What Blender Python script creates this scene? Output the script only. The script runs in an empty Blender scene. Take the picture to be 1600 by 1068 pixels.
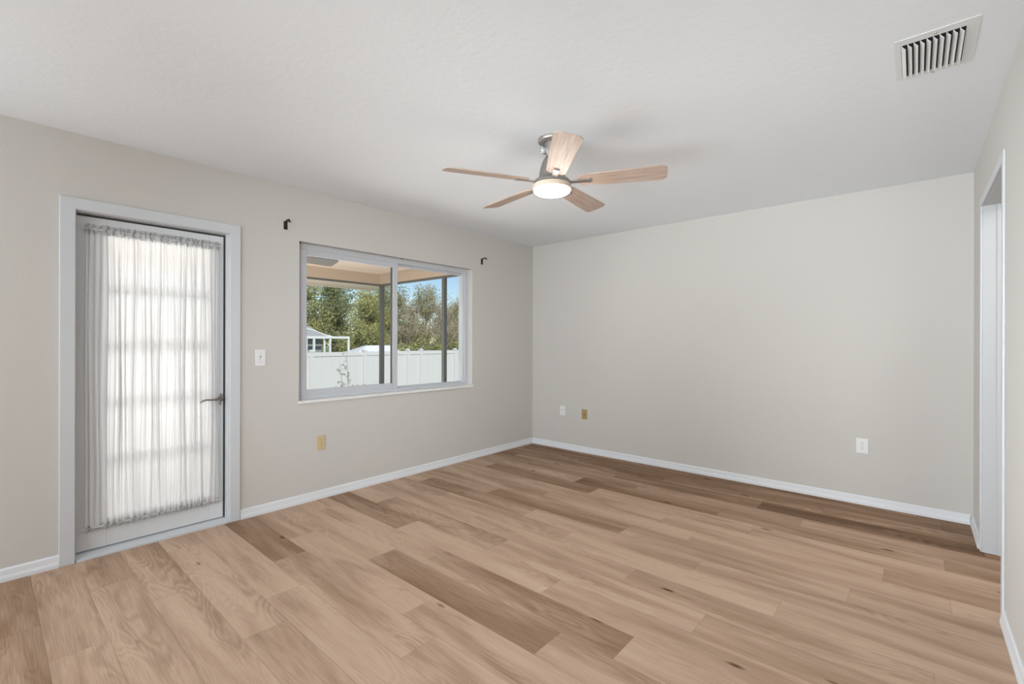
import bpy, bmesh, math, random
from mathutils import Vector, Matrix
random.seed(7)
PI = math.pi
scene = bpy.context.scene
COL = scene.collection

# ------------------------------------------------------------------ camera
YAW, ROLL, CAMH = 0.7176427, 0.0023059, 1.26176
cd = bpy.data.cameras.new('camera'); cam = bpy.data.objects.new('camera', cd); COL.objects.link(cam)
cd.sensor_width = 36.0; cd.lens = 722.12/1600*36; cd.shift_y = -0.0005
cd.clip_start = 0.02; cd.clip_end = 400
F = Vector((-math.sin(YAW), math.cos(YAW), 0)); R = Vector((math.cos(YAW), math.sin(YAW), 0)); U = Vector((0, 0, 1))
Rr = R*math.cos(ROLL)+U*math.sin(ROLL); Ur = U*math.cos(ROLL)-R*math.sin(ROLL)
M = Matrix(((Rr.x, Ur.x, -F.x, 0), (Rr.y, Ur.y, -F.y, 0), (Rr.z, Ur.z, -F.z, CAMH), (0, 0, 0, 1)))
cam.matrix_world = M
scene.camera = cam

# ------------------------------------------------------------------ world, sun, large lights, exposure
w = bpy.data.worlds.new('sky'); scene.world = w; w.use_nodes = True
nt = w.node_tree; bg = nt.nodes['Background']
sky = nt.nodes.new('ShaderNodeTexSky'); sky.sky_type = 'NISHITA'
sky.sun_disc = False; sky.sun_elevation = math.radians(46); sky.sun_rotation = math.radians(120)
sky.air_density = 1.0; sky.dust_density = 0.15; sky.ozone_density = 3
nt.links.new(sky.outputs[0], bg.inputs[0]); bg.inputs[1].default_value = 0.12

def lamp(name, kind, loc, rot, energy, color=(1, 1, 1), **kw):
    l = bpy.data.lights.new(name, kind); o = bpy.data.objects.new(name, l); COL.objects.link(o)
    o.location = loc; o.rotation_euler = rot; l.energy = energy; l.color = color
    for k, v in kw.items(): setattr(l, k, v)
    return o
def aim(o, d):
    o.rotation_euler = Vector(d).to_track_quat('-Z', 'Y').to_euler()

sun = lamp('sun', 'SUN', (10, -6, 20), (0, 0, 0), 3.9, (1, .96, .9), angle=math.radians(2))
aim(sun, (-0.75, 0.35, -0.8))
# unseen fill lamp added at the rear wall, no window there
COOL = (.87, .945, 1)
a = lamp('rear_fill', 'AREA', (-1.4, -2.9, 1.45), (0, 0, 0), 82, COOL, shape='RECTANGLE', size=3.2, size_y=1.9)
aim(a, (0.05, 1, 0.02))
# second added fill lamp, by the left wall, outside the camera's view
a = lamp('side_fill', 'AREA', (-3.5, -1.3, 1.5), (0, 0, 0), 38, COOL, shape='RECTANGLE', size=1.6, size_y=1.3)
aim(a, (1, 0.75, 0.0))
# soft fill lamps added behind the camera to even out walls and ceiling
def fill_lamp(name, loc, d, sx, sy, spread, energy):
    f_ = lamp(name, 'AREA', loc, (0, 0, 0), energy, COOL, shape='RECTANGLE', size=sx, size_y=sy, spread=math.radians(spread)); aim(f_, d)
fill_lamp('fill_to_ceiling', (-1.2, -.7, .6), (-.1, 4.6, 1.75), 2.8, 1.1, 44, 6.4)
fill_lamp('fill_to_ceiling_right', (-2.2, -.7, .6), (1.7, 4.2, 2.0), 2.4, 1.1, 46, 4.3)
fill_lamp('fill_to_right_wall', (-2.8, -.9, 1.4), (3.0, 3.6, 0), .8, .8, 60, 6)
fill_lamp('fill_low_right', (-2.8, -.9, 1.6), (3.0, 3.8, -.9), .9, .7, 50, 10)
fill_lamp('fill_to_left_wall', (0, -.8, 1.5), (-3.5, 3.8, -.45), .8, .8, 60, 13)
# light of the hall beyond the opening
a = lamp('hall_light', 'AREA', (1.0, 3.3, 2.38), (0, 0, 0), 13, (1, .98, .95), shape='SQUARE', size=0.7)
a = lamp('hall_fill', 'AREA', (1.52, 2.6, 1.0), (0, 0, 0), 7, COOL, shape='RECTANGLE', size=.8, size_y=1.2)  # added lamp to brighten the opening's soffit and jamb, no window there
aim(a, (-1, .45, .25))
# lamps added under the porch roof to brighten its ceiling and the door curtain
a = lamp('porch_ceiling_fill', 'AREA', (-5.6, 1.2, 0.1), (PI, 0, 0), 150, (1, .97, .93), shape='RECTANGLE', size=2.6, size_y=6)
a = lamp('porch_door_fill', 'AREA', (-5.2, 0.9, 1.5), (0, 0, 0), 28, (1, 1, 1), shape='RECTANGLE', size=2.0, size_y=1.8)
aim(a, (1, -0.08, -0.1))

scene.view_settings.view_transform = 'Standard'
scene.view_settings.look = 'None'
scene.view_settings.gamma = 1.0
scene.view_settings.use_curve_mapping = False
scene.view_settings.exposure = 0.0

# ------------------------------------------------------------------ materials
def mat(name, color=(.8, .8, .8), rough=.5, metal=0, spec=.5, bump=None, var=None):
    m = bpy.data.materials.new(name); m.use_nodes = True
    n = m.node_tree.nodes; L = m.node_tree.links; b = n['Principled BSDF']
    b.inputs['Base Color'].default_value = (*color, 1)
    b.inputs['Roughness'].default_value = rough; b.inputs['Metallic'].default_value = metal
    b.inputs['Specular IOR Level'].default_value = spec
    tc = n.new('ShaderNodeTexCoord')
    if var:                                   # (scale, amount)
        t = n.new('ShaderNodeTexNoise'); t.inputs['Scale'].default_value = var[0]; t.inputs['Detail'].default_value = 4
        L.new(tc.outputs['Object'], t.inputs['Vector'])
        mr = n.new('ShaderNodeMapRange'); mr.inputs[3].default_value = 1-var[1]; mr.inputs[4].default_value = 1+var[1]
        L.new(t.outputs[0], mr.inputs[0])
        mx = n.new('ShaderNodeMix'); mx.data_type = 'RGBA'; mx.blend_type = 'MULTIPLY'; mx.inputs[0].default_value = 1
        mx.inputs[6].default_value = (*color, 1); L.new(mr.outputs[0], mx.inputs[7]); L.new(mx.outputs[2], b.inputs['Base Color'])
    if bump:                                  # (scale, strength, distance)
        t = n.new('ShaderNodeTexNoise'); t.inputs['Scale'].default_value = bump[0]; t.inputs['Detail'].default_value = 3
        L.new(tc.outputs['Object'], t.inputs['Vector'])
        bn = n.new('ShaderNodeBump'); bn.inputs['Strength'].default_value = bump[1]; bn.inputs['Distance'].default_value = bump[2]
        L.new(t.outputs[0], bn.inputs['Height']); L.new(bn.outputs[0], b.inputs['Normal'])
    return m

WALL = mat('wall_paint', (.59, .565, .53), .85, spec=.25, bump=(70, .12, .004), var=(1.3, .012))
CEIL = mat('ceiling_paint', (.795, .815, .835), .95, spec=.1, bump=(26, .22, .006), var=(2, .01))
TRIM = mat('trim_paint', (.60, .615, .635), .45, spec=.4, bump=(40, .03, .002))
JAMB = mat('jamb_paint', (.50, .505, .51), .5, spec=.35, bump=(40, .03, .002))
DOORP = mat('door_paint', (.70, .715, .73), .4, spec=.45, bump=(35, .04, .002), var=(9, .02))
VINYL = mat('window_vinyl', (.55, .56, .585), .35, bump=(30, .02, .001))
MARBLE = mat('sill_marble', (.77, .765, .745), .3, var=(14, .05))
GASKET = mat('dark_gasket', (.06, .06, .055), .6, var=(60, .1))
NICKEL = mat('satin_nickel', (.30, .28, .26), .3, metal=1, var=(40, .05))
BRUSH = mat('brushed_nickel', (.36, .34, .32), .38, metal=.85, var=(60, .06))
CHROME = mat('pale_metal', (.75, .8, .84), .2, metal=.9, var=(40, .04))
BRONZE = mat('dark_bronze', (.035, .028, .015), .45, metal=.5, var=(120, .3))
WPLAST = mat('white_plastic', (.78, .78, .78), .35, var=(50, .01))
APLAST = mat('almond_plastic', (.60, .47, .28), .4, var=(50, .03))
TPLAST = mat('tan_plastic', (.42, .28, .11), .4, var=(80, .12))
SLOT = mat('slot_dark', (.03, .03, .03), .6, var=(50, .1))
GSLOT = mat('grey_recess', (.22, .22, .23), .6, var=(50, .1))
DUCT = mat('duct_black', (.008, .008, .008), .9, var=(20, .2))
BASEP = mat('baseboard_paint', (.74, .755, .78), .45, spec=.4, bump=(40, .03, .002))
VENTW = mat('vent_enamel', (.72, .72, .72), .4, var=(20, .02))
DKALU = mat('bronze_aluminium', (.13, .128, .12), .5, var=(12, .08))
STUCCO = mat('porch_stucco', (.72, .58, .49), .9, spec=.2, bump=(90, .2, .004), var=(3, .04))
SOFFIT = mat('soffit_paint', (.78, .66, .57), .9, spec=.2, var=(3, .03))
FASCIA = mat('beam_paint', (.55, .44, .35), .85, spec=.2, bump=(40, .15, .004), var=(4, .05))
FENCEV = mat('fence_vinyl', (.70, .685, .69), .4, var=(2, .02))
GRASS = mat('lawn', (.16, .22, .07), .95, bump=(60, .6, .03), var=(6, .3))
CONC = mat('concrete', (.5, .49, .46), .9, var=(9, .1), bump=(60, .2, .004))
SHINGLE = mat('grey_shingle', (.40, .39, .39), .9, var=(9, .12), bump=(30, .3, .01))
NHOUSE = mat('neighbour_wall', (.34, .34, .33), .9, var=(4, .05))
WHITEM = mat('white_aluminium', (.80, .81, .82), .4, var=(6, .02))
BARK = mat('bark', (.34, .30, .24), .95, bump=(30, .6, .02), var=(12, .25))
BARKP = mat('pale_bark', (.52, .48, .40), .95, var=(12, .2))
FANDK = mat('porch_fan_grey', (.13, .12, .11), .5, var=(20, .08))

def glass_mat():
    m = bpy.data.materials.new('clear_glass'); m.use_nodes = True; n = m.node_tree.nodes; L = m.node_tree.links; n.clear()
    o = n.new('ShaderNodeOutputMaterial'); t = n.new('ShaderNodeBsdfTransparent'); g = n.new('ShaderNodeBsdfGlossy')
    g.inputs['Roughness'].default_value = .02
    t.inputs[0].default_value = (.97, .98, .975, 1)
    fr = n.new('ShaderNodeFresnel'); fr.inputs[0].default_value = 1.25
    mx = n.new('ShaderNodeMixShader'); L.new(fr.outputs[0], mx.inputs[0]); L.new(t.outputs[0], mx.inputs[1]); L.new(g.outputs[0], mx.inputs[2])
    L.new(mx.outputs[0], o.inputs[0]); return m
GLASS = glass_mat()

def sheer_mat(name, opac, col=(.93, .925, .925)):
    m = bpy.data.materials.new(name); m.use_nodes = True; n = m.node_tree.nodes; L = m.node_tree.links; n.clear()
    o = n.new('ShaderNodeOutputMaterial'); tp = n.new('ShaderNodeBsdfTransparent')
    d = n.new('ShaderNodeBsdfDiffuse'); t = n.new('ShaderNodeBsdfTranslucent')
    d.inputs[0].default_value = (*col, 1); t.inputs[0].default_value = (*col, 1)
    wv = n.new('ShaderNodeTexNoise'); wv.inputs['Scale'].default_value = 600
    tc = n.new('ShaderNodeTexCoord'); L.new(tc.outputs['Object'], wv.inputs['Vector'])
    mr = n.new('ShaderNodeMapRange'); mr.inputs[3].default_value = opac-.06; mr.inputs[4].default_value = opac+.06
    L.new(wv.outputs[0], mr.inputs[0])
    m1 = n.new('ShaderNodeMixShader'); m1.inputs[0].default_value = .5
    L.new(d.outputs[0], m1.inputs[1]); L.new(t.outputs[0], m1.inputs[2])
    m2 = n.new('ShaderNodeMixShader'); L.new(mr.outputs[0], m2.inputs[0]); L.new(tp.outputs[0], m2.inputs[1]); L.new(m1.outputs[0], m2.inputs[2])
    L.new(m2.outputs[0], o.inputs[0]); return m
SHEER = sheer_mat('sheer_voile', .90)
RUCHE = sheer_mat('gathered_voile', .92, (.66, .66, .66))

def emis(name, color, strength):
    m = bpy.data.materials.new(name); m.use_nodes = True; n = m.node_tree.nodes; L = m.node_tree.links; n.clear()
    o = n.new('ShaderNodeOutputMaterial'); e = n.new('ShaderNodeEmission'); e.inputs[0].default_value = (*color, 1); e.inputs[1].default_value = strength
    L.new(e.outputs[0], o.inputs[0]); return m
LENS = emis('lit_lens', (1, .96, .90), 6.0)

def wood_mat(name, c1, c2, scale=1.0):
    """grain runs along object X"""
    m = bpy.data.materials.new(name); m.use_nodes = True; n = m.node_tree.nodes; L = m.node_tree.links; b = n['Principled BSDF']
    tc = n.new('ShaderNodeTexCoord'); mp = n.new('ShaderNodeMapping'); mp.inputs['Scale'].default_value = (3*scale, 45*scale, 45*scale)
    L.new(tc.outputs['Object'], mp.inputs[0])
    t = n.new('ShaderNodeTexNoise'); t.inputs['Scale'].default_value = 1.4; t.inputs['Detail'].default_value = 5; L.new(mp.outputs[0], t.inputs[0])
    r = n.new('ShaderNodeValToRGB'); r.color_ramp.elements[0].position = .3; r.color_ramp.elements[0].color = (*c1, 1)
    r.color_ramp.elements[1].position = .7; r.color_ramp.elements[1].color = (*c2, 1)
    L.new(t.outputs[0], r.inputs[0]); L.new(r.outputs[0], b.inputs['Base Color']); b.inputs['Roughness'].default_value = .45
    return m
BLADE = wood_mat('washed_oak', (.33, .235, .18), (.56, .435, .36))

def floor_mat():
    m = bpy.data.materials.new('oak_vinyl_planks'); m.use_nodes = True; n = m.node_tree.nodes; L = m.node_tree.links; b = n['Principled BSDF']
    def N(t, **k):
        x = n.new(t)
        for a_, v in k.items(): x.inputs[a_].default_value = v
        return x
    uv = n.new('ShaderNodeUVMap'); uv.uv_map = 'plank'
    at = n.new('ShaderNodeAttribute'); at.attribute_name = 'tone'
    sep = n.new('ShaderNodeSeparateColor'); L.new(at.outputs['Color'], sep.inputs[0])       # R tone, G seed
    suv = n.new('ShaderNodeSeparateXYZ'); L.new(uv.outputs[0], suv.inputs[0])
    sd = n.new('ShaderNodeMath'); sd.operation = 'MULTIPLY'; sd.inputs[1].default_value = 37; L.new(sep.outputs[1], sd.inputs[0])
    cb = n.new('ShaderNodeCombineXYZ'); L.new(suv.outputs[0], cb.inputs[0]); L.new(suv.outputs[1], cb.inputs[1]); L.new(sd.outputs[0], cb.inputs[2])
    def noise(sc, scale, detail=4, dist=0.0):
        mp = n.new('ShaderNodeMapping'); mp.inputs['Scale'].default_value = sc; L.new(cb.outputs[0], mp.inputs[0])
        t = n.new('ShaderNodeTexNoise'); t.inputs['Scale'].default_value = scale; t.inputs['Detail'].default_value = detail
        t.inputs['Distortion'].default_value = dist; L.new(mp.outputs[0], t.inputs[0]); return t
    broad = noise((.9, 7, 1), 1.0, 3, .6)         # broad streaks along a plank
    fine = noise((7, 260, 1), 1.0, 4)             # fine pores
    # cathedral rings: contour lines of a stretched noise
    hgt = noise((1.7, 8.5, 1), 1.0, 1.5, .25)
    mu = n.new('ShaderNodeMath'); mu.operation = 'MULTIPLY'; mu.inputs[1].default_value = 95; L.new(hgt.outputs[0], mu.inputs[0])
    sn = n.new('ShaderNodeMath'); sn.operation = 'SINE'; L.new(mu.outputs[0], sn.inputs[0])
    msk = noise((.9, 4, 1), 1.0, 2); mk = n.new('ShaderNodeMapRange'); mk.inputs[1].default_value = .46; mk.inputs[2].default_value = .60
    L.new(msk.outputs[0], mk.inputs[0])
    rg = n.new('ShaderNodeMath'); rg.operation = 'MULTIPLY'; L.new(sn.outputs[0], rg.inputs[0]); L.new(mk.outputs[0], rg.inputs[1])
    # knots
    mpk = n.new('ShaderNodeMapping'); mpk.inputs['Scale'].default_value = (2.1, 6.5, 1); L.new(cb.outputs[0], mpk.inputs[0])
    vo = n.new('ShaderNodeTexVoronoi'); vo.inputs['Scale'].default_value = 1.0; L.new(mpk.outputs[0], vo.inputs[0])
    kn = n.new('ShaderNodeMapRange'); kn.inputs[1].default_value = .02; kn.inputs[2].default_value = .09; kn.inputs[3].default_value = 1; kn.inputs[4].default_value = 0
    L.new(vo.outputs['Distance'], kn.inputs[0])
    # combine to a value
    def math_(op, x, y):
        q = n.new('ShaderNodeMath'); q.operation = op
        for i, s in enumerate((x, y)):
            if isinstance(s, (int, float)): q.inputs[i].default_value = s
            else: L.new(s, q.inputs[i])
        return q.outputs[0]
    v = math_('MULTIPLY', math_('SUBTRACT', broad.outputs[0], .5), .62)
    v = math_('ADD', v, math_('MULTIPLY', math_('SUBTRACT', fine.outputs[0], .5), .30))
    v = math_('ADD', v, math_('MULTIPLY', rg.outputs[0], .045))
    v = math_('SUBTRACT', v, math_('MULTIPLY', kn.outputs[0], .5))
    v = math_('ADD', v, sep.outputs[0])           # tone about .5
    ramp = n.new('ShaderNodeValToRGB'); e = ramp.color_ramp.elements
    e[0].position = 0.0; e[0].color = (.095, .048, .026, 1)
    e[1].position = 1.0; e[1].color = (.76, .575, .44, 1)
    x = ramp.color_ramp.elements.new(.30); x.color = (.285, .178, .112, 1)
    x = ramp.color_ramp.elements.new(.55); x.color = (.525, .368, .268, 1)
    L.new(v, ramp.inputs[0])
    # joints
    def edge(comp, size):
        d1 = suv.outputs[comp]; d2 = math_('SUBTRACT', size, d1)
        mn = math_('MINIMUM', d1, d2)
        r = n.new('ShaderNodeMapRange'); r.inputs[1].default_value = .0004; r.inputs[2].default_value = .0016; L.new(mn, r.inputs[0]); return r.outputs[0]
    ed = math_('MULTIPLY', edge(0, 1.22), edge(1, .185))
    mr = n.new('ShaderNodeMapRange'); mr.inputs[3].default_value = .72; mr.inputs[4].default_value = 1; L.new(ed, mr.inputs[0])
    mx = n.new('ShaderNodeMix'); mx.data_type = 'RGBA'; mx.blend_type = 'MULTIPLY'; mx.inputs[0].default_value = 1
    L.new(ramp.outputs[0], mx.inputs[6]); L.new(mr.outputs[0], mx.inputs[7]); L.new(mx.outputs[2], b.inputs['Base Color'])
    b.inputs['Roughness'].default_value = .66; b.inputs['Specular IOR Level'].default_value = .09
    hh = math_('ADD', math_('MULTIPLY', fine.outputs[0], .4), ed)
    bn = n.new('ShaderNodeBump'); bn.inputs['Strength'].default_value = .12; bn.inputs['Distance'].default_value = .001
    L.new(hh, bn.inputs['Height']); L.new(bn.outputs[0], b.inputs['Normal'])
    return m
FLOOR = floor_mat()

def leaf_mat(name, stops):
    m = bpy.data.materials.new(name); m.use_nodes = True; n = m.node_tree.nodes; L = m.node_tree.links; n.clear()
    o = n.new('ShaderNodeOutputMaterial'); at = n.new('ShaderNodeAttribute'); at.attribute_name = 'leaf'
    r = n.new('ShaderNodeValToRGB'); r.color_ramp.elements[0].color = (*stops[0], 1); r.color_ramp.elements[1].color = (*stops[-1], 1)
    for i, s in enumerate(stops[1:-1]):
        e = r.color_ramp.elements.new((i+1)/(len(stops)-1)); e.color = (*s, 1)
    sp = n.new('ShaderNodeSeparateColor'); L.new(at.outputs['Color'], sp.inputs[0]); L.new(sp.outputs[0], r.inputs[0])
    d = n.new('ShaderNodeBsdfDiffuse'); t = n.new('ShaderNodeBsdfTranslucent'); mx = n.new('ShaderNodeMixShader'); mx.inputs[0].default_value = .35
    L.new(r.outputs[0], d.inputs[0]); L.new(r.outputs[0], t.inputs[0]); L.new(d.outputs[0], mx.inputs[1]); L.new(t.outputs[0], mx.inputs[2])
    L.new(mx.outputs[0], o.inputs[0]); return m
LEAF = {'green': leaf_mat('green_leaves', [(.29, .32, .12), (.46, .45, .19), (.60, .56, .28)]),
        'olive': leaf_mat('olive_leaves', [(.31, .30, .15), (.47, .42, .23), (.58, .50, .30)]),
        'yellow': leaf_mat('yellow_leaves', [(.42, .42, .14), (.60, .56, .20), (.75, .68, .32)]),
        'dark': leaf_mat('dark_leaves', [(.24, .27, .13), (.36, .38, .19), (.47, .47, .27)]),
        'brown': leaf_mat('brown_leaves', [(.38, .30, .20), (.50, .42, .29), (.54, .49, .29)])}

# ------------------------------------------------------------------ helpers
def tag(o, label=None, cat=None, group=None, kind=None):
    if label: o['label'] = label
    if cat: o['category'] = cat
    if group: o['group'] = group
    if kind: o['kind'] = kind
    return o
def empty(name, loc=(0, 0, 0), rz=0):
    o = bpy.data.objects.new(name, None); COL.objects.link(o); o.location = loc; o.rotation_euler = (0, 0, rz); o.empty_display_size = .1
    return o
class MB:
    def __init__(s): s.bm = bmesh.new()
    def box(s, x0, x1, y0, y1, z0, z1):
        vs = [s.bm.verts.new((x, y, z)) for x in (x0, x1) for y in (y0, y1) for z in (z0, z1)]
        for f in ((0, 1, 3, 2), (4, 6, 7, 5), (0, 4, 5, 1), (2, 3, 7, 6), (0, 2, 6, 4), (1, 5, 7, 3)):
            s.bm.faces.new([vs[i] for i in f])
        return s
    def lathe(s, prof, c=(0, 0, 0), seg=40, axis='Z', caps=True):
        rings = []
        for r, h in prof:
            ring = []
            for i in range(seg):
                t = 2*PI*i/seg; a, b = r*math.cos(t), r*math.sin(t)
                p = {'Z': (a, b, h), 'X': (h, a, b), 'Y': (b, h, a)}[axis]
                ring.append(s.bm.verts.new((p[0]+c[0], p[1]+c[1], p[2]+c[2])))
            rings.append(ring)
        for A, B in zip(rings, rings[1:]):
            for i in range(seg):
                j = (i+1) % seg; s.bm.faces.new((A[i], A[j], B[j], B[i]))
        if caps:
            s.bm.faces.new(rings[0][::-1]); s.bm.faces.new(rings[-1])
        return s
    def prism(s, pts, h0, h1, axis='Z'):
        def P(a, b, h): return {'Z': (a, b, h), 'X': (h, a, b), 'Y': (a, h, b)}[axis]
        A = [s.bm.verts.new(P(a, b, h0)) for a, b in pts]; B = [s.bm.verts.new(P(a, b, h1)) for a, b in pts]
        s.bm.faces.new(A[::-1]); s.bm.faces.new(B)
        for i in range(len(pts)):
            j = (i+1) % len(pts); s.bm.faces.new((A[i], A[j], B[j], B[i]))
        return s
    def tube(s, pts, rad, seg=10):
        pts = [Vector(p) for p in pts]; n = len(pts)
        if not isinstance(rad, (list, tuple)): rad = [rad]*n
        rings = []; up = Vector((0, 0, 1))
        for i, p in enumerate(pts):
            d = (pts[min(i+1, n-1)]-pts[max(i-1, 0)]).normalized()
            a = d.cross(up)
            if a.length < .05: a = d.cross(Vector((0, 1, 0)))
            a.normalize(); b = d.cross(a)
            rings.append([s.bm.verts.new(p+(a*math.cos(2*PI*k/seg)+b*math.sin(2*PI*k/seg))*rad[i]) for k in range(seg)])
        for A, B in zip(rings, rings[1:]):
            for i in range(seg):
                j = (i+1) % seg; s.bm.faces.new((A[i], A[j], B[j], B[i]))
        s.bm.faces.new(rings[0][::-1]); s.bm.faces.new(rings[-1]); return s
    def build(s, name, m, parent=None, bevel=0, smooth=False, loc=None, rot=None):
        bmesh.ops.recalc_face_normals(s.bm, faces=s.bm.faces)
        me = bpy.data.meshes.new(name); s.bm.to_mesh(me); s.bm.free(); me.materials.append(m)
        o = bpy.data.objects.new(name, me); COL.objects.link(o)
        if parent is not None: o.parent = parent
        if loc: o.location = loc
        if rot: o.rotation_euler = rot
        if smooth:
            for p in me.polygons: p.use_smooth = True
            try: me.set_sharp_from_angle(angle=math.radians(40))
            except Exception: pass
        if bevel:
            b = o.modifiers.new('bevel', 'BEVEL'); b.width = bevel; b.segments = 2; b.limit_method = 'ANGLE'; b.angle_limit = math.radians(40)
        return o
def copy_tree(o, parent=None):
    c = o.copy(); COL.objects.link(c)
    if parent is not None: c.parent = parent
    for ch in list(o.children): copy_tree(ch, c)
    return c

# ------------------------------------------------------------------ dimensions
XL, XR, YB, H = -3.597, 0.304, 4.511, 2.44
YF = -3.0                                   # wall behind the camera
WT = 0.20                                   # outer wall thickness
D0, D1, DT = 0.346, 1.130, 2.005            # door opening
W0, W1, WB, WTOP = 1.613, 3.468, 0.797, 2.037   # window opening
O0, O1, OT = 3.060, 3.965, 2.085            # opening in the right wall

# ------------------------------------------------------------------ shell
m = MB(); xo = XL-WT
m.box(xo, XL, YF-.15, D0, -.1, H); m.box(xo, XL, D0, D1, DT, H); m.box(xo, XL, D1, W0, -.1, H)
m.box(xo, XL, W0, W1, -.1, WB-.024); m.box(xo, XL, W0, W1, WTOP, H); m.box(xo, XL, W1, YB+.15, -.1, H)
m.box(xo, XL, D0, D1, -.1, -.002)
tag(m.build('wall_left', WALL), kind='structure')
tag(MB().box(XL, XR+.12, YB, YB+.15, -.1, H).build('wall_back', WALL), kind='structure')
m = MB(); m.box(XR, XR+.115, YF, O0-.02, -.0, H); m.box(XR, XR+.115, O1+.02, YB, -.0, H); m.box(XR, XR+.115, O0-.02, O1+.02, OT+.02, H)
tag(m.build('wall_right', WALL), kind='structure')
tag(MB().box(XL, XR+.12, YF-.15, YF, -.1, H).build('wall_front', WALL), kind='structure')
m = MB(); m.box(1.6, 1.72, 1.9, YB+.15, -.1, H); m.box(XR+.12, 1.6, YB, YB+.15, -.1, H); m.box(XR+.12, 1.6, 1.9, 2.0, -.1, H)
tag(m.build('wall_hall', WALL), kind='structure')
tag(MB().box(-4.15, 1.75, YF-.4, YB+.5, H, H+.35).build('ceiling', CEIL), kind='structure')

# floor: one mesh, one face per plank, plank tone with far-end shade, and seed, in an attribute
phase = {-4: .009, -3: .137, -2: .70, -1: .313, 0: .62, 1: .126, 2: .391, 3: 1.091, 4: .13, 5: .97, 6: .294, 7: .73, 8: .056, 9: .491,
         10: 1.026, 11: .315, 12: .062, 13: .66, 14: .90, 15: .05, 16: .303, 17: .88, 18: .52, 19: 1.1}
tones = {  # (row, left joint to 1 decimal): tone, or tone at the left and right end
    (11, -2.1): (.48, .36), (12, -2.4): (.43, .38), (14, -4.0): .36, (10, -3.9): .34, (9, -3.2): (.36, .45), (6, -3.4): (.34, .42), (5, -2.7): (.40, .36),
    (2, -3.3): (.36, .34), (1, -2.3): (.32, .42), (-1, -.9): (.36, .34), (3, -.1): (.43, .47),  (17, -4.0): (.42, .50), (12, -3.6): (.50, .60),
    (13, -3.0): .56, (15, -3.6): .55, (10, -2.6): (.60, .55), (4, -1.1): .55, (3, -1.4): .57, (11, -.9): (.56, .50), (0, -1.8): .54,
    (7, -1.7): .56, (9, -1.9): .54, (18, -3.1): .54, (16, -3.4): .54, (7, -.5): .57, (8, -1.2): .50, (0, -.6): (.54, .57), (5, -1.5): .50}
bm = bmesh.new(); uvl = bm.loops.layers.uv.new('plank'); cl = bm.loops.layers.float_color.new('tone')
W_, Lp = .185, 1.22
rnd = random.Random(5)
for k in range(-4, 38):
    y1 = 3.87-W_*k; y0 = y1-W_
    ph = phase.get(k, rnd.random()*Lp)
    j = ph-Lp*4
    while j < 1.6:
        x0, x1 = j, j+Lp; j += Lp
        a_, b_ = max(x0, XL), min(x1, 1.6); c_, d_ = max(y0, YF), min(y1, YB)
        rr, sd = rnd.random(), rnd.random()
        if b_-a_ <= 0 or d_-c_ <= 0: continue
        if a_ >= XR+.115 and d_ < 2.0: continue
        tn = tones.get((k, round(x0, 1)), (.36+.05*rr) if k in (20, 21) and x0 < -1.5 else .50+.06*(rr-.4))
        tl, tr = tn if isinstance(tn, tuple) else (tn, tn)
        far = .20*max(0, min(1, (2.5-k)/4))                    # shade toward the back wall, put into the plank tones
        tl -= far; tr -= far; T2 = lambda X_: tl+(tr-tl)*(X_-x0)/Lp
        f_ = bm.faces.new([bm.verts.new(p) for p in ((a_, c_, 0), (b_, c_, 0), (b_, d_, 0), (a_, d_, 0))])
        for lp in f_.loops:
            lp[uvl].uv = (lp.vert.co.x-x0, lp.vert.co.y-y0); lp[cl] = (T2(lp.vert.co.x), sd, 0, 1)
me = bpy.data.meshes.new('floor'); bm.to_mesh(me); bm.free(); me.materials.append(FLOOR)
o = bpy.data.objects.new('floor', me); COL.objects.link(o); tag(o, kind='structure')
sm = o.modifiers.new('solid', 'SOLIDIFY'); sm.thickness = .09; sm.offset = -1

# baseboards with a small quarter-round step
def bb(name, pts_list):
    m = MB()
    for (axis, a0, a1, w, sgn) in pts_list:
        prof = [(w, 0), (w+sgn*.016, 0), (w+sgn*.016, .018), (w+sgn*.011, .034), (w+sgn*.009, .060), (w+sgn*.004, .068), (w, .068)]
        m.prism(prof, a0, a1, axis)
    return tag(m.build(name, BASEP), kind='structure')
# wall along Y -> prism axis Y with (x,z); wall along X -> axis X with (y,z)
bb('baseboard_left', [('Y', YF, D0-.066, XL, 1), ('Y', D1+.068, YB, XL, 1)])
bb('baseboard_back', [('X', XL+.016, XR-.016, YB, -1)])
bb('baseboard_right', [('Y', O1+.045, YB, XR, -1), ('Y', YF, O0-.045, XR, -1)])

# ------------------------------------------------------------------ entry door
e = tag(empty('trim_1', (XL, (D0+D1)/2, 0)), kind='structure')
cw = .066
def loc(o, p): return o
m = MB(); x0, x1, yc = 0, .016, (D0+D1)/2
q0_, q1_ = D0-yc, D1-yc; m.prism([(q0_-cw, 0), (q0_-cw, DT+cw), (q1_+cw, DT+cw), (q1_+cw, 0), (q1_, 0), (q1_, DT), (q0_, DT), (q0_, 0)], x0, x1, 'X')
m.build('casing', TRIM, e, bevel=.003)
m = MB()                                      # jamb boards with a stop
m.box(-WT, 0, D0-.0-yc, D0+.004-yc, 0, DT); m.box(-WT, 0, D1-.004-yc, D1-yc, 0, DT); m.box(-WT, 0, D0-yc, D1-yc, DT-.004, DT)
m.box(-.045, -.030, D1-.012-yc, D1-.004-yc, 0, DT)
m.build('jamb', TRIM, e)
m = MB(); m.prism([(-.19, 0), (.012, 0), (.012, .010), (-.03, .026), (-.19, .028)], D0+.004-yc, D1-.004-yc, 'Y')
m.build('threshold', TRIM, e)

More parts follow.
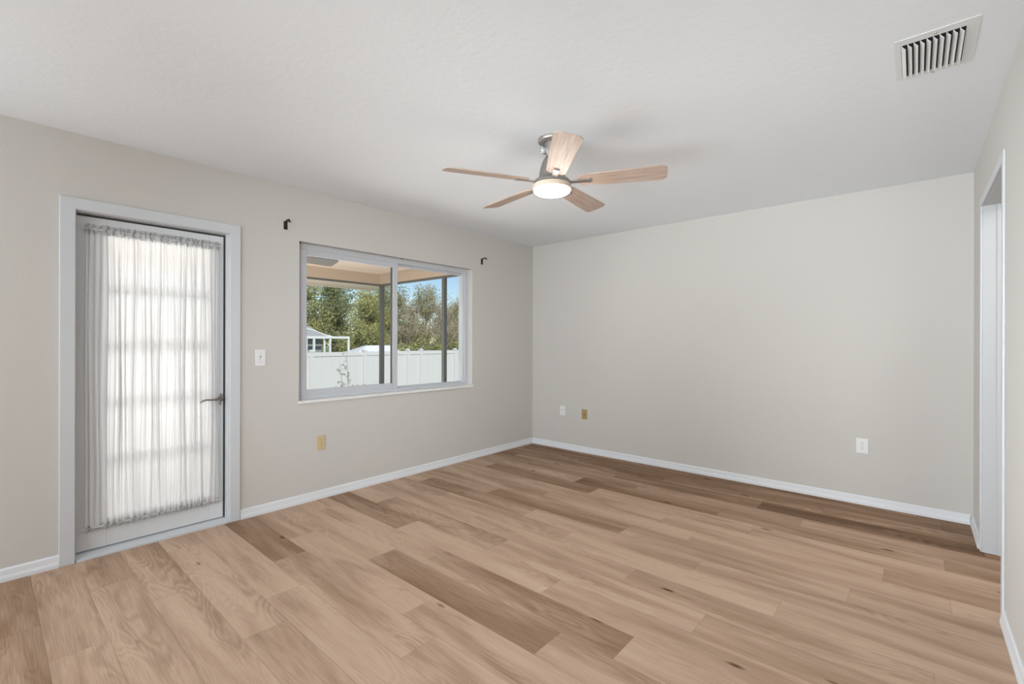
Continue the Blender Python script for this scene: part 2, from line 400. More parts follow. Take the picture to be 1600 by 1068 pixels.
DX = XL-.058                                  # room face of the door leaf
dy0, dy1, dz0, dz1 = D0+.006, D1-.020, .032, 1.988
d = tag(empty('door_1', (DX, dy0, 0)), kind='structure')
gl0, gl1, gz0, gz1 = .490-dy0, 1.022-dy0, .205, 1.895
m = MB(); T = .042; wd = dy1-dy0
m.box(-T, 0, 0, gl0, dz0, dz1); m.box(-T, 0, gl1, wd, dz0, dz1); m.box(-T, 0, gl0, gl1, dz0, gz0); m.box(-T, 0, gl0, gl1, gz1, dz1)
for i in range(1, 5):
    z = gz0+(gz1-gz0)*i/5; m.box(-T+.006, -.006, gl0, gl1, z-.011, z+.011)
m.build('leaf', DOORP, d, bevel=.002)
MB().box(-T/2-.003, -T/2+.003, gl0, gl1, gz0, gz1).build('glass', GLASS, d)
m = MB(); m.box(-T, -.004, wd+.0005, wd+.0155, dz0, dz1+.0115); m.box(-T, -.010, 0, wd, dz1+.001, dz1+.0115)
m.build('weatherstrip', GASKET, d)
# lever handle
hy, hz = 1.082-dy0, .872-.008
hd = MB().lathe([(.006, 0), (.031, 0), (.032, .004), (.028, .010), (.014, .013), (.011, .020), (.011, .050), (.009, .052)], (0, hy, hz), 28, 'X').build('handle', NICKEL, d, smooth=True)
MB().tube([(.050, hy+.006, hz), (.052, hy-.012, hz+.001), (.053, hy-.035, hz-.004), (.053, hy-.062, hz-.004), (.052, hy-.088, hz-.001), (.050, hy-.108, hz-.007), (.047, hy-.124, hz-.018)],
          [.0095, .0095, .0075, .006, .0055, .0055, .004], 12).build('lever', NICKEL, hd, smooth=True)
MB().lathe([(.004, 0), (.009, .0), (.010, .006), (.006, .010)], (0, hy+.004, hz-.040), 16, 'X').build('lock_button', NICKEL, hd, smooth=True)

# ------------------------------------------------------------------ sheer curtain on the door
CX = DX+.022
cu = tag(empty('sheer_curtain', (CX, .72, 0)), 'gathered white sheer curtain covering the glazed door, shirred on a rod at top and bottom', 'curtain')
c0, c1, cz0, cz1 = .394, 1.078, .155, 1.930
rnd = random.Random(11)
NF = 34                                       # folds with their own width and depth
ws = [rnd.choice((.45, .7, 1.0, 1.6, 2.1))*rnd.uniform(.8, 1.2) for _ in range(NF)]; tot = sum(ws)
fold = []; acc = 0
for q in ws:
    fold.append((acc/tot, q/tot, rnd.uniform(.3, 1.0), rnd.uniform(-.5, .5))); acc += q
def sheer(name, z0, z1, nz, amp, materialx, seed, pinch, wob=0, parent=cu, sub=10):
    bm = bmesh.new(); rows = []; r2 = random.Random(seed)
    lean = [r2.uniform(-.016, .016) for _ in range(NF)]
    for iz in range(nz+1):
        t = iz/nz; z = z0+(z1-z0)*t
        pn = 1-pinch*(abs(2*t-1)**6)
        row = []
        for fi, (s0, sw, dp, sk) in enumerate(fold):
            for q in range(sub):
                u = q/sub; s = s0+sw*u
                ph = 2*PI*u
                y = c0+(c1-c0)*s+sw*(c1-c0)*.34*math.sin(2*ph)*dp*pn + lean[fi]*math.sin(PI*t)*math.sin(PI*u)
                edge = min(1, min(s, 1-s)*25)
                y += .004*math.sin(6*t+fi)*edge
                x = amp*dp*pn*math.cos(ph)+.0015*math.sin(9*t+fi*2.1)
                row.append(bm.verts.new((x, y-.72, z+wob*math.sin(fi*2.3+u*5)*(1 if t > .5 else -1)*(abs(2*t-1)**8))))
        rows.append(row)
    for A, B in zip(rows, rows[1:]):
        for i in range(len(A)-1): bm.faces.new((A[i], A[i+1], B[i+1], B[i]))
    me = bpy.data.meshes.new(name); bm.to_mesh(me); bm.free(); me.materials.append(materialx)
    for p in me.polygons: p.use_smooth = True
    o = bpy.data.objects.new(name, me); COL.objects.link(o); o.parent = parent; return o
sheer('fabric', cz0+.012, cz1-.028, 26, .014, SHEER, 3, .45)
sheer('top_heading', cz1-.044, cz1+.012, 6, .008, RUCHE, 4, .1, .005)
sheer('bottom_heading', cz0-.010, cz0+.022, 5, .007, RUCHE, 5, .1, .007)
for z in (cz1-.014, cz0+.008):
    MB().tube([(-.0, c0-.012-.72, z), (0, c1+.010-.72, z)], .0035, 10).build('curtain_rod', WHITEM, cu, smooth=True)

# ------------------------------------------------------------------ window
wn = tag(empty('window_1', (XL, (W0+W1)/2, WB)), kind='structure')
def wl(m_, name, mt, **k):
    o_ = m_.build(name, mt, wn, **k); 
    o_.matrix_parent_inverse = Matrix.Translation((-XL, -(W0+W1)/2, -WB)); return o_
fx1, fx0 = XL-.066, XL-.150
m = MB(); fw = .034
m.box(fx0, fx1, W0, W0+fw, WB, WTOP); m.box(fx0, fx1, W1-fw-.012, W1, WB, WTOP); m.box(fx0, fx1, W0+fw, W1-fw-.012, WB, WB+.026); m.box(fx0, fx1, W0+fw, W1-fw-.012, WTOP-.045, WTOP)
m.box(fx0, fx1-.018, W1-fw-.026, W1-fw-.012, WB+.026, WTOP-.045)
wl(m, 'outer_frame', VINYL, bevel=.002)
# sliding sash (near track)
sx1, sx0 = XL-.074, XL-.104
s0, s1, sz0, sz1 = W0+fw-.006, 2.568, WB+.022, WTOP-.040
gy0, gy1, ga, gb = 1.708, 2.513, .871, 1.948
m = MB(); m.box(sx0, sx1, s0, gy0, sz0, sz1); m.box(sx0, sx1, gy1, s1, sz0, sz1); m.box(sx0, sx1, gy0, gy1, sz0, ga); m.box(sx0, sx1, gy0, gy1, gb, sz1)
sh = wl(m, 'sliding_sash', VINYL, bevel=.003)
m = MB(); m.box(sx0+.004, sx1-.006, gy1-.007, gy1, ga, gb)
g = m.build('gasket', GASKET, sh)
m = MB(); m.box(sx1, sx1+.010, s1-.018, s1-.006, 1.44, 1.50); m.box(sx1, sx1+.010, s1-.018, s1-.006, 1.10, 1.16)
g = m.build('finger_pull', VINYL, sh, bevel=.003)
wl(MB().box((sx0+sx1)/2-.002, (sx0+sx1)/2+.002, gy0-.004, gy1+.004, ga-.004, gb+.004), 'sash_glass', GLASS)
# fixed lite (far track)
q0, q1, qa, qb = 2.535, 3.418, .823, 1.985
m = MB(); qx1, qx0 = XL-.108, XL-.140
m.box(qx0, qx1, q0, q0+.045, qa-.01, qb+.01); m.box(qx0, qx1, q1-.012, q1, qa-.01, qb+.01); m.box(qx0, qx1, q0+.045, q1-.012, qa-.01, qa+.010); m.box(qx0, qx1, q0+.045, q1-.012, qb-.012, qb+.01)
wl(m, 'fixed_lite_frame', VINYL, bevel=.002)
wl(MB().box(-.126+XL, -.122+XL, q0+.04, q1-.01, qa+.008, qb-.010), 'fixed_glass', GLASS)
m = MB(); m.box(XL-.15, XL+.018, W0-.004, W1+.006, WB-.024, WB)
wl(m, 'sill', MARBLE, bevel=.004)
# thin dark crack line and screws left at the head of the reveal
m = MB(); m.box(XL-.012, XL-.001, W0+.001, W1-.001, WTOP-.0022, WTOP-.0003)
wl(m, 'head_liner', mat('aged_caulk', (.42, .40, .37), .9, var=(30, .2)))
m = MB(); m.lathe([(.002, 0), (.006, 0), (.006, .004), (.003, .005)], (XL, 2.562, WTOP-.012), 12, 'X')
m.box(XL-.003, XL+.006, W0+.001, W0+.010, WTOP-.020, WTOP-.002)
wl(m, 'blind_screw', GASKET)

# ------------------------------------------------------------------ opening in the right wall
e = tag(empty('trim_2', (XR, (O0+O1)/2, 0)), kind='structure')
yc = (O0+O1)/2; ow0, ow1 = O0-yc, O1-yc; cs = .045
m = MB()
m.prism([(ow0-cs, 0), (ow0-cs, OT+cs), (ow1+cs, OT+cs), (ow1+cs, 0), (ow1, 0), (ow1, OT), (ow0, OT), (ow0, 0)], -.009, 0, 'X')
m.build('casing', TRIM, e, bevel=.003)
m = MB()
m.box(0, .115, ow0-.018, ow0, 0, OT+.018); m.box(0, .115, ow1, ow1+.018, 0, OT+.018); m.box(0, .115, ow0, ow1, OT, OT+.018)
m.box(.062, .115, ow1-.006, ow1, 0, OT)
m.build('jamb', JAMB, e)

# ------------------------------------------------------------------ ceiling fan
FX, FY = -1.60, 2.185
fan = tag(empty('ceiling_fan', (FX, FY, H)), 'flush-mount ceiling fan with five washed-wood blades and a lit round lamp', 'ceiling fan')
MB().lathe([(.05, 0), (.083, 0), (.083, -.014), (.078, -.020), (.060, -.026), (.05, -.028)], seg=48).build('canopy', BRUSH, fan, smooth=True)
MB().lathe([(.045, -.024), (.046, -.060), (.038, -.095), (.036, -.112)], seg=40).build('neck', BRUSH, fan, smooth=True)
k_ = MB().lathe([(.010, 0), (.022, 0), (.024, .006), (.024, .034), (.018, .040)], (0, 0, 0), 24, 'X').build('mounting_collar', CHROME, fan, smooth=True, loc=(-.020, -.024, -.066), rot=(0, 0, math.radians(240)))
MB().lathe([(.030, -.104), (.043, -.108), (.056, -.130), (.066, -.160), (.074, -.195), (.077, -.225), (.082, -.232), (.100, -.240), (.108, -.250), (.109, -.262), (.100, -.266)], seg=56).build('motor_housing', BRUSH, fan, smooth=True)
MB().lathe([(.100, -.264), (.110, -.266), (.112, -.276), (.112, -.290), (.108, -.294), (.100, -.294)], seg=56).build('light_ring', mat('light_ring_cream', (.62, .50, .40), .4, var=(30, .03)), fan, smooth=True)
sh = MB().lathe([(.106, -.290), (.109, -.296), (.106, -.304), (.094, -.313), (.070, -.321), (.040, -.325), (.012, -.326)], seg=56).build('lamp_shade', LENS, fan, smooth=True)
sh['label'] = 'glowing round frosted lamp cover'
for i, ang in enumerate((-47, 25, 97, 169, 241)):
    # blade outline, root to tip
    pts = []
    r0, r1, w0, w1, cr = .150, .640, .112, .142, .036
    for cx_, cy_, a0 in ((r0+cr, -w0/2+cr, 180), (r1-cr, -w1/2+cr, 270), (r1-cr, w1/2-cr, 0), (r0+cr, w0/2-cr, 90)):
        for q in range(7):
            t = math.radians(a0+90*q/6)
            pts.append((cx_+cr*math.cos(t)-(r0), cy_+cr*math.sin(t)))
    pitch = math.radians(-12)
    b = MB().prism(pts, -.003, .003).build('blade', BLADE, fan, bevel=.0015, loc=(math.cos(math.radians(ang))*r0, math.sin(math.radians(ang))*r0, -.252))
    b.rotation_euler = (Matrix.Rotation(math.radians(ang), 3, 'Z') @ Matrix.Rotation(pitch, 3, 'X')).to_euler()
    m = MB(); m.prism([(-.062, -.014), (-.035, -.012), (.0, -.016), (.072, -.016), (.076, -.010), (.076, .010), (.072, .016), (0, .016), (-.035, .012), (-.062, .014)], -.009, -.0032)
    m.box(.055, .075, -.016, .016, -.011, -.008)
    m.build('blade_bracket', BRUSH, b, bevel=.001)
lamp('fan_lamp_light', 'POINT', (FX, FY, H-.36), (0, 0, 0), 3.6, (1, .90, .80), shadow_soft_size=.09)

# ------------------------------------------------------------------ ceiling vent
vx0, vx1, vy0, vy1 = -.066, .178, 2.356, 2.715
v = tag(empty('ceiling_vent', ((vx0+vx1)/2, (vy0+vy1)/2, H)), 'white rectangular air vent with slanted louvers in the ceiling', 'vent')
hx, hy_ = (vx1-vx0)/2, (vy1-vy0)/2; bl, br, bt, bbm = .020, .036, .044, .030
m = MB()
m.box(-hx, hx, -hy_, -hy_+bt, -.0025, 0); m.box(-hx, hx, hy_-bbm, hy_, -.0025, 0); m.box(-hx, -hx+bl, -hy_+bt, hy_-bbm, -.0025, 0); m.box(hx-br, hx, -hy_+bt, hy_-bbm, -.0025, 0)
m.build('frame', VENTW, v)
MB().box(-hx+bl-.004, hx-br+.004, -hy_+bt-.004, hy_-bbm+.004, -.0012, -.0004).build('duct_opening', DUCT, v)
lw = (2*hx-bl-br)/10
for i in range(10):
    x = -hx+bl+lw*i; m = MB(); P0 = []
    # curved blade: the room-side edge is lower, its near end is cut back
    for q in range(6):
        t = q/5; P0.append((x+.001+lw*.68*t, -.0018-.0110*t**.7))
    P1 = [(a_+.0012, b__+.0010) for a_, b__ in P0[::-1]]
    m.prism(P0+P1, -hy_+bt+.022, hy_-bbm+.002, 'Y')
    for vv in m.bm.verts:
        if vv.co.y < 0: vv.co.y += -.020*(1-min(1, (-vv.co.z-.002)/.014))
    m.build('louver', VENTW, v, smooth=False)
for yy in (-hy_+.012, hy_-.012):
    MB().lathe([(.001, -.0115), (.004, -.0112), (.005, -.009)], (0, yy, 0), 12).build('screw', NICKEL, v)

# ------------------------------------------------------------------ wall plates
def plate(name, label, cat, pos, wall, wd_, ht_, mt, kind, group=None):
    """wall 'L': faces +X, 'B': faces -Y. local x = out of wall, y = along, z up"""
    rz = 0 if wall == 'L' else -PI/2
    t = tag(empty(name, pos, rz), label, cat, group)
    MB().prism([(-wd_/2, -ht_/2), (wd_/2, -ht_/2), (wd_/2, ht_/2), (-wd_/2, ht_/2)], 0, .0055, 'X').build('cover_plate', mt, t, bevel=.0025)
    if kind == 'duplex':
        for zz in (-.021, .021):
            rc = MB().lathe([(.010, .0055), (.0165, .0055), (.0165, .0075), (.012, .0078)], (0, 0, zz), 24, 'X').build('receptacle', mt, t, smooth=True)
            m = MB(); m.box(.0076, .0085, -.0080, -.0055, zz+.001, zz+.009); m.box(.0076, .0085, .0055, .0080, zz+.001, zz+.009)
            m.lathe([(.001, .0076), (.0030, .0076), (.0030, .0085)], (0, 0, zz-.007), 12, 'X')
            m.build('socket_slots', GSLOT if mt is WPLAST else TPLAST, rc)
        MB().lathe([(.001, .0055), (.003, .0055), (.003, .0068)], (0, 0, 0), 12, 'X').build('screw', NICKEL, t)
    elif kind == 'toggle':
        MB().box(.0055, .0062, -.006, .006, -.013, .013).build('switch_bezel', GSLOT, t)
        MB().prism([(.0062, -.010), (.0062, .006), (.016, -.008), (.015, -.014)], -.004, .004, 'Y').build('toggle', mt, t, bevel=.001)
        for zz in (-.032, .032): MB().lathe([(.001, .0055), (.003, .0055), (.003, .0068)], (0, 0, zz), 12, 'X').build('screw', NICKEL, t)
    elif kind == 'jack':
        m = MB(); m.box(.0055, .0090, -.012, .012, -.012, .014); m.build('jack_housing', mt, t, bevel=.001)
        MB().box(.0088, .0094, -.007, .007, -.006, .006).build('jack_hole', SLOT, t)
        for zz in (-.040, .040): MB().lathe([(.001, .0055), (.003, .0055), (.003, .0068)], (0, 0, zz), 12, 'X').build('screw', NICKEL, t)
    elif kind == 'cable':
        MB().lathe([(.002, .0055), (.0065, .0055), (.0065, .010), (.0045, .010), (.0045, .016), (.002, .016)], (0, 0, .006), 16, 'X').build('cable_socket', NICKEL, t, smooth=True)
        for zz in (-.038, .042): MB().lathe([(.001, .0055), (.003, .0055), (.003, .0068)], (0, 0, zz), 12, 'X').build('screw', NICKEL, t)
    return t
plate('light_switch', 'white toggle light switch on the wall between the door and the window', 'light switch', (XL, 1.331, 1.140), 'L', .070, .118, WPLAST, 'toggle')
plate('power_outlet', 'almond duplex power outlet low on the wall below the window', 'outlet', (XL, 1.790, .446), 'L', .070, .118, APLAST, 'duplex')
plate('cable_plate', 'small white wall plate low on the back wall, nearest the room corner', 'wall plate', (-3.138, YB, .449), 'B', .075, .112, WPLAST, 'cable')
plate('phone_jack', 'tan phone jack plate low on the back wall beside the small white plate', 'phone jack', (-2.838, YB, .434), 'B', .072, .112, TPLAST, 'jack')
plate('power_outlet', 'white duplex power outlet low on the right part of the back wall', 'outlet', (-.311, YB, .456), 'B', .078, .118, WPLAST, 'duplex')

# ------------------------------------------------------------------ curtain rod brackets
def bracket(y, z, label):
    t = tag(empty('rod_bracket', (XL, y, z)), label, 'curtain rod bracket', 'brackets left above the window')
    MB().box(0, .004, -.014, .014, -.042, .020).build('wall_plate', BRONZE, t, bevel=.001)
    m = MB(); prof = [(.003, .008), (.003, .018), (.030, .027), (.062, .028), (.070, .022), (.071, .002), (.063, .002), (.062, .016), (.056, .019), (.032, .018)]
    m.prism(prof, -.006, .006, 'Y')
    m.build('hook_arm', BRONZE, t, bevel=.001); return t
bracket(1.508, 2.147, 'dark bronze curtain rod bracket above the window corner nearest the door')
bracket(3.612, 2.150, 'dark bronze curtain rod bracket above the window corner nearest the room corner')

# ------------------------------------------------------------------ porch
GZ = -.90
tag(MB().box(-150, 20, -60, 160, GZ-.3, GZ).build('ground', GRASS), kind='structure')
tag(MB().box(-7.25, xo, -4.0, 4.8, GZ, -.12).build('floor_porch', CONC), kind='structure')
m = MB(); m.box(-7.13, xo, -4.0, 4.60, 2.44, 2.50); tag(m.build('ceiling_porch', STUCCO), kind='structure')
m = MB(); m.box(-7.26, -7.13, -4.0, 4.76, 2.265, 2.62); m.box(-7.13, xo, 4.62, 4.76, 2.265, 2.62)
tag(m.build('porch_beam', FASCIA), kind='structure')
m = MB(); m.box(-7.98, -7.26, -4.0, 4.95, 2.25, 2.275); m.box(-8.0, -7.98, -4.0, 4.97, 2.24, 2.42)
tag(m.build('porch_soffit', SOFFIT), kind='structure')
m = MB(); m.prism([(-8.05, 2.43), (-3.4, 3.25), (-3.4, 3.33), (-8.05, 2.51)], -4.0, 4.98, 'Y')
m.prism([(-7.2, 2.6), (-3.8, 2.6), (-3.8, 3.18)], 4.70, 4.74, 'Y')
tag(m.build('porch_roof', SHINGLE), kind='structure')
se = tag(empty('screen_enclosure', (-7.13, 4.66, -.12)), 'dark bronze aluminium porch frame outside the window', 'porch frame')
def sl(m_, name, **k):
    o_ = m_.build(name, DKALU, se, **k); o_.matrix_parent_inverse = Matrix.Translation((7.13, -4.66, .12)); return o_
sl(MB().box(-7.165, -7.10, 4.625, 4.69, -.12, 2.236), 'post')
sl(MB().box(-5.475, -5.418, 4.63, 4.687, -.12, 2.236), 'post')
for y in (2.2, -.2, -2.6): sl(MB().box(-7.19, -7.11, y-.04, y+.04, -.12, 2.24), 'post') if y < 2 else None
sl(MB().box(-7.19, -7.13, -4.0, 4.66, 2.235, 2.264), 'top_rail')
sl(MB().box(-7.13, xo, 4.63, 4.69, 2.235, 2.264), 'top_rail')

pf = tag(empty('porch_fan', (-5.02, 2.03, 2.44)), 'dark grey porch ceiling fan with one blade showing through the window', 'ceiling fan')
MB().lathe([(.03, 0), (.07, 0), (.06, -.05), (.015, -.06), (.015, -.15), (.09, -.17), (.11, -.21), (.11, -.27), (.07, -.31), (.03, -.32)], seg=32).build('motor_housing', FANDK, pf, smooth=True)
for i in range(5):
    ang = math.radians(92+72*i); pts = []
    for cx_, cy_, a0 in ((.19, -.045, 180), (.61, -.06, 270), (.61, .06, 0), (.19, .045, 90)):
        for q in range(6):
            t = math.radians(a0+90*q/5); pts.append((cx_+.035*math.cos(t), cy_+.035*math.sin(t)))
    b = MB().prism(pts, -.004, .004).build('blade', FANDK, pf, loc=(0, 0, -.285)); b.rotation_euler = (Matrix.Rotation(ang, 3, 'Z') @ Matrix.Rotation(math.radians(-14), 3, 'X')).to_euler()

# ------------------------------------------------------------------ fence
FXX = -15.0; ft = .885
fe = tag(empty('vinyl_fence', (FXX, 9, GZ)), 'white vinyl privacy fence with capped posts across the yard', 'fence')
pos_y = [-2.0, -.17, 1.66, 3.49, 5.32, 7.12, 9.07, 10.96, 11.60, 13.42, 15.25, 17.08, 18.9, 20.7]
def fl(m_, name, **k):
    o_ = m_.build(name, FENCEV, fe, **k); o_.matrix_parent_inverse = Matrix.Translation((-FXX, -9, -GZ)); return o_
for i, y in enumerate(pos_y):
    p = fl(MB().box(FXX-.065, FXX+.065, y-.065, y+.065, GZ, ft+.02), 'post')
    m = MB(); m.box(FXX-.075, FXX+.075, y-.075, y+.075, ft+.02, ft+.045); m.prism([(FXX-.07, ft+.045), (FXX+.07, ft+.045), (FXX+.02, ft+.085), (FXX-.02, ft+.085)], y-.06, y+.06, 'Y')
    c = m.build('post_cap', FENCEV, p); c.matrix_parent_inverse = Matrix.Identity(4)
    if i+1 < len(pos_y):
        y2 = pos_y[i+1]; m = MB()
        m.box(FXX-.03, FXX+.03, y+.065, y2-.065, ft-.14, ft); m.box(FXX-.03, FXX+.03, y+.065, y2-.065, GZ+.05, GZ+.2)
        nb = max(2, round((y2-y-.13)/.28)); bw = (y2-y-.13)/nb
        for q in range(nb): m.box(FXX-.012, FXX+.012, y+.065+bw*q+.003, y+.065+bw*(q+1)-.003, GZ+.2, ft-.14)
        m.box(FXX-.006, FXX+.006, y+.065, y2-.065, GZ+.2, ft-.14)
        fl(m, 'panel')

# ------------------------------------------------------------------ neighbour's house, pool cage, shed
nh = tag(empty('neighbour_house', (-30.5, 8, GZ)), 'grey-roofed house beyond the white fence, left in the window', 'house')
def pl(par, m_, name, mt, **k):
    o_ = m_.build(name, mt, par, **k); l = par.location; o_.matrix_parent_inverse = Matrix.Translation((-l[0], -l[1], -l[2])); return o_
pl(nh, MB().box(-32.6, -28.5, 2, 14.2, GZ, 1.5), 'wall', NHOUSE)
bm_ = MB(); bv = bm_.bm
A = [bv.verts.new(p) for p in ((-33, 1.6, 1.48), (-28.1, 1.6, 1.48), (-28.1, 14.45, 1.48), (-33, 14.6, 1.48), (-30.5, 4, 2.26), (-30.5, 14.3, 2.26))]
for f in ((0, 1, 4), (1, 2, 5, 4), (2, 3, 5), (3, 0, 4, 5), (0, 3, 2, 1)): bv.faces.new([A[i] for i in f])
pl(nh, bm_, 'roof', SHINGLE)
for y in (7.5, 11.5): pl(nh, MB().box(-28.5, -28.46, y, y+1.8, GZ+.2, 1.2), 'window', GSLOT)
pc = tag(empty('pool_cage', (-25, 12, GZ)), 'white-framed screened pool cage behind the fence, left in the window', 'pool cage')
cz = 1.47
ys = [6.6, 9.2, 12.02, 12.95, 14.08]
for x in (-25, -27.9):
    for y in ys: pl(pc, MB().box(x-.05, x+.05, y-.05, y+.05, GZ, cz), 'post', WHITEM)
pl(pc, MB().box(-25.06, -24.94, 6.5, 14.13, cz-.06, cz+.06), 'eave_beam', WHITEM)
pl(pc, MB().box(-27.96, -27.84, 6.5, 14.13, cz-.06, cz+.06), 'eave_beam', WHITEM)
for y in (6.6, 14.08): pl(pc, MB().box(-27.9, -25, y-.05, y+.05, cz-.06, cz+.06), 'side_beam', WHITEM)
pl(pc, MB().tube([(-25, 13.2, cz), (-25.0, 12.6, cz+.15), (-25.0, 12.0, cz+.38), (-25.0, 11.0, cz+.55), (-25, 9.0, cz+.62), (-25, 6.6, cz+.62)], .045, 8), 'roof_beam', WHITEM)
pl(pc, MB().tube([(-27.9, 13.2, cz), (-27.9, 12.6, cz+.15), (-27.9, 12.0, cz+.38), (-27.9, 11.0, cz+.55), (-27.9, 9.0, cz+.62), (-27.9, 6.6, cz+.62)], .045, 8), 'roof_beam', WHITEM)
sd = tag(empty('garden_shed', (-25, 16.2, GZ)), 'low pale hipped shed roof peeking over the white fence', 'shed')
pl(sd, MB().box(-26.3, -24.2, 14.9, 17.6, GZ, .55), 'wall', NHOUSE)
bm_ = MB(); bv = bm_.bm
A = [bv.verts.new(p) for p in ((-26.5, 14.5, .55), (-24.0, 13.95, .55), (-24.0, 17.3, .55), (-26.5, 17.9, .55), (-25.6, 15.5, 1.0), (-24.8, 15.2, 1.0), (-24.8, 16.75, 1.0), (-25.6, 17.0, 1.0))]
for f in ((0, 1, 5, 4), (1, 2, 6, 5), (2, 3, 7, 6), (3, 0, 4, 7), (4, 5, 6, 7), (0, 3, 2, 1)): bv.faces.new([A[i] for i in f])
pl(sd, bm_, 'roof', WHITEM)

# ------------------------------------------------------------------ trees
def leaves(name, mt, clumps, per, size, seed, parent):
    r = random.Random(seed); bm = bmesh.new(); cl = bm.loops.layers.float_color.new('leaf')
    for (cx_, cy_, cz_, rad) in clumps:
        base = r.uniform(.2, .75)
        for _ in range(per):
            d = Vector((r.gauss(0, 1), r.gauss(0, 1), r.gauss(0, 1))).normalized()*rad*(r.random()**.45)
            p = Vector((cx_, cy_, cz_))+Vector((d.x, d.y, d.z*.8))
            a = Vector((r.gauss(0, 1), r.gauss(0, 1), r.gauss(0, 1))).normalized(); b = a.cross(Vector((r.gauss(0, 1), r.gauss(0, 1), r.gauss(0, 1)))).normalized()
            s = size*r.uniform(.6, 1.3)
            f = bm.faces.new([bm.verts.new(q) for q in (p-a*s, p+b*s*.45, p+a*s, p-b*s*.45)])
            c = min(1, max(0, base+r.uniform(-.3, .3)))
            for lp in f.loops: lp[cl] = (c, c, c, 1)
    me = bpy.data.meshes.new(name); bm.to_mesh(me); bm.free(); me.materials.append(mt)
    o = bpy.data.objects.new(name, me); COL.objects.link(o); o.parent = parent; return o
def make_tree(name, kind, ht, wid, nb, per, size, seed, sparse=False, bark=BARK):
    r = random.Random(seed); t = empty(name)
    m = MB(); clumps = []
    tip = Vector((r.uniform(-.3, .3), r.uniform(-.3, .3), ht*.8)); mid = tip*.5+Vector((r.uniform(-.2, .2), r.uniform(-.2, .2), 0))
    m.tube([(0, 0, 0), mid, tip], [ht*.02, ht*.014, ht*.006], 7)
    bb_ = MB()
    for i in range(nb):
        f = r.uniform(.18, 1.0); b0 = (mid*(f*2) if f < .5 else mid+(tip-mid)*(f*2-1))
        an = r.uniform(0, 2*PI); ln = wid*r.uniform(.35, 1.0)*(1.1-.6*f)
        e_ = b0+Vector((math.cos(an)*ln, math.sin(an)*ln, ht*r.uniform(.05, .22)))
        bb_.tube([b0, (b0+e_)/2+Vector((0, 0, -.1*ln)), e_], [ht*.008, ht*.005, ht*.002], 5)
        if sparse:
            for q in range(5):
                e2 = e_+Vector((r.uniform(-.5, .5), r.uniform(-.5, .5), r.uniform(.1, .9)))
                bb_.tube([b0+(e_-b0)*r.uniform(.4, 1), e2], [ht*.003, ht*.001], 4)
        clumps.append((e_.x, e_.y, e_.z, wid*r.uniform(.28, .45)))
        c2 = (b0+e_)/2; clumps.append((c2.x, c2.y, c2.z, wid*r.uniform(.2, .35)))
    m.build('trunk', bark, t, smooth=True); bb_.build('branches', bark, t, smooth=True)
    leaves('foliage', LEAF[kind], clumps, per, size, seed+1, t)
    return t
protos = {
    'green': make_tree('broadleaf_tree', 'green', 6.2, 1.9, 26, 190, .085, 21),
    'dark': make_tree('broadleaf_tree', 'dark', 6.0, 2.1, 24, 190, .085, 22),
    'yellow': make_tree('broadleaf_tree', 'yellow', 6.3, 1.9, 24, 170, .08, 23),
    'olive': make_tree('broadleaf_tree', 'olive', 6.4, 1.8, 24, 130, .075, 24, True, BARKP),
    'brown': make_tree('broadleaf_tree', 'brown', 6.2, 1.9, 26, 75, .07, 25, True, BARKP),
    'wispy': make_tree('broadleaf_tree', 'dark', 7.5, 1.6, 20, 34, .07, 26, True, BARK)}
desc = {'green': 'mid-green leafy tree', 'dark': 'dark green dense tree', 'yellow': 'yellow-green bushy tree', 'olive': 'olive tree with pale branches',
        'brown': 'brownish thin-leaved tree with pale bare branches', 'wispy': 'tall wispy tree against the sky'}
trees = [('yellow', -34.8, 12.6, 1.12), ('green', -38, 17.4, 1.22), ('yellow', -32.5, 20.6, 1.05), ('dark', -39.5, 20.5, 1.3), ('green', -29.5, 17.9, .90),
         ('olive', -29.8, 22.6, .99), ('dark', -35.5, 24.6, 1.12), ('brown', -27.8, 20.4, .84), ('brown', -27.4, 23.6, .78), ('brown', -32.5, 27.0, 1.0),
         ('olive', -29.0, 26.2, .88), ('brown', -28.6, 29.4, .80), ('yellow', -33.5, 30.8, .90), ('wispy', -36.5, 29.0, 1.02), ('wispy', -31.0, 32.0, .95),
         ('brown', -26.4, 26.8, .66), ('dark', -30.5, 35.4, .80), ('brown', -34, 34.8, .88), ('olive', -37.5, 33.5, .98), ('dark', -40, 26.5, 1.18), ('wispy', -34.5, 38.2, .98),
         ('olive', -46, 30.5, 1.45), ('dark', -45.5, 24.0, 1.5), ('olive', -47, 37.5, 1.4), ('green', -44, 43.5, 1.25), ('yellow', -40, 39.5, 1.02), ('dark', -38, 46.0, 1.0)]
used = {}
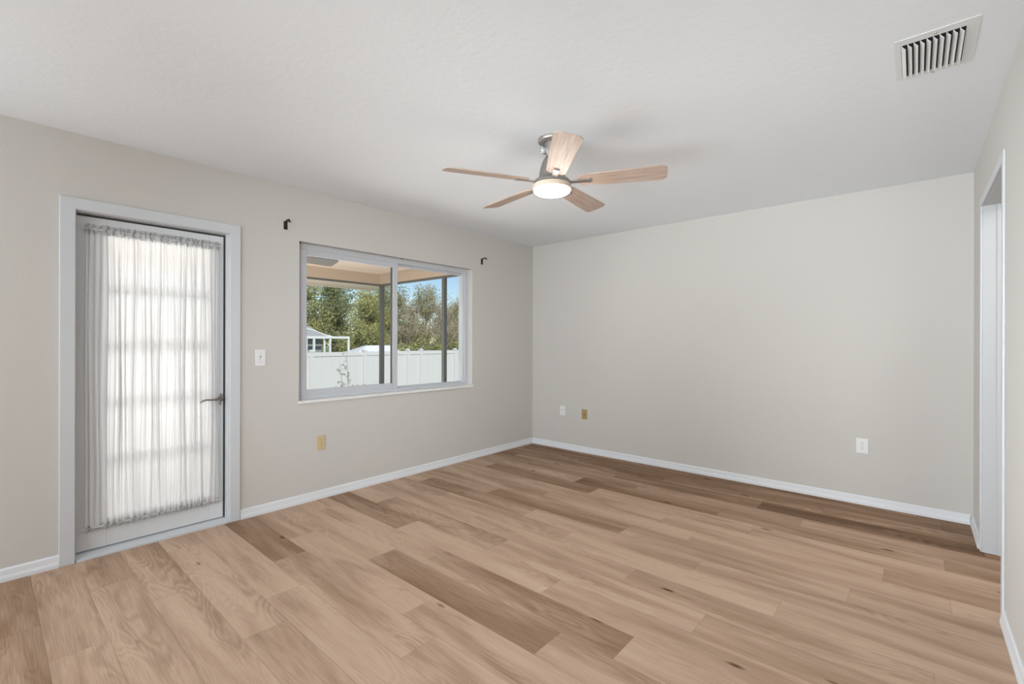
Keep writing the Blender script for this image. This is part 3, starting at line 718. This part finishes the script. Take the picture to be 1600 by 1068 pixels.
for i, (k, x, y, s) in enumerate(trees):
    if k in used: o = copy_tree(protos[k])
    else: o = protos[k]; used[k] = 1
    o.location = (x, y, GZ); o.rotation_euler = (0, 0, i*1.37); o.scale = (s, s, s)
    tag(o, desc[k]+' beyond the white fence', 'tree', 'trees beyond the white fence: '+desc[k])
# shrubs at the foot of the trees
sp = None
for i in range(12):
    if sp is None:
        sp = empty('shrub'); r = random.Random(40)
        cl_ = [(r.uniform(-.9, .9), r.uniform(-.9, .9), r.uniform(.4, 1.7), r.uniform(.35, .6)) for _ in range(12)]
        leaves('foliage', LEAF['green'], cl_, 170, .08, 41, sp); o = sp
        m = MB()
        for q in cl_: m.tube([(0, 0, 0), q[:3]], [.03, .01], 5)
        m.build('stems', BARK, sp)
    else: o = copy_tree(sp)
    y = 18.2+i*1.9
    o.location = (-25.2-(i*7 % 5)*.35-.05*i, y, GZ); o.rotation_euler = (0, 0, i*2.1); s = .95+.25*math.sin(i*2.2); o.scale = (1.15, 1.15, s*1.15)
    tag(o, 'leafy green shrub growing along the foot of the trees behind the white fence', 'shrub', 'shrubs along the foot of the trees')

# sapling between the porch and the fence
sa = tag(empty('sapling', (-8.4, 4.75, GZ)), 'thin twiggy sapling with sparse small leaves in front of the fence', 'sapling')
r = random.Random(77); m = MB(); cl_ = []
for (dx, dy, z1, bx) in ((0, -.06, 1.93, .0), (0, -.20, 1.75, -.10), (0, .30, 1.32, .12), (.1, .08, 1.3, .05), (-.1, -.1, 1.3, -.1), (0, .16, 1.15, .1), (0, -.25, 1.2, -.12)):
    pts = [(0, 0, .3), (dx*.5, bx, .3+(z1-.3)*.45), (dx, dy, z1)]
    m.tube(pts, [.012, .007, .002], 5)
    for q in range(9):
        f = r.uniform(.35, 1.0); a_ = Vector(pts[1]).lerp(Vector(pts[2]), f)
        e_ = a_+Vector((r.uniform(-.1, .1), r.uniform(-.12, .12), r.uniform(-.02, .12))); m.tube([a_, e_], [.003, .0012], 4)
        cl_.append((e_.x, e_.y, e_.z, .035))
m.tube([(0, 0, 0), (0, 0, .32)], [.02, .014], 6)
m.build('stems', BARKP, sa); leaves('foliage', LEAF['dark'], cl_, 12, .012, 78, sa)
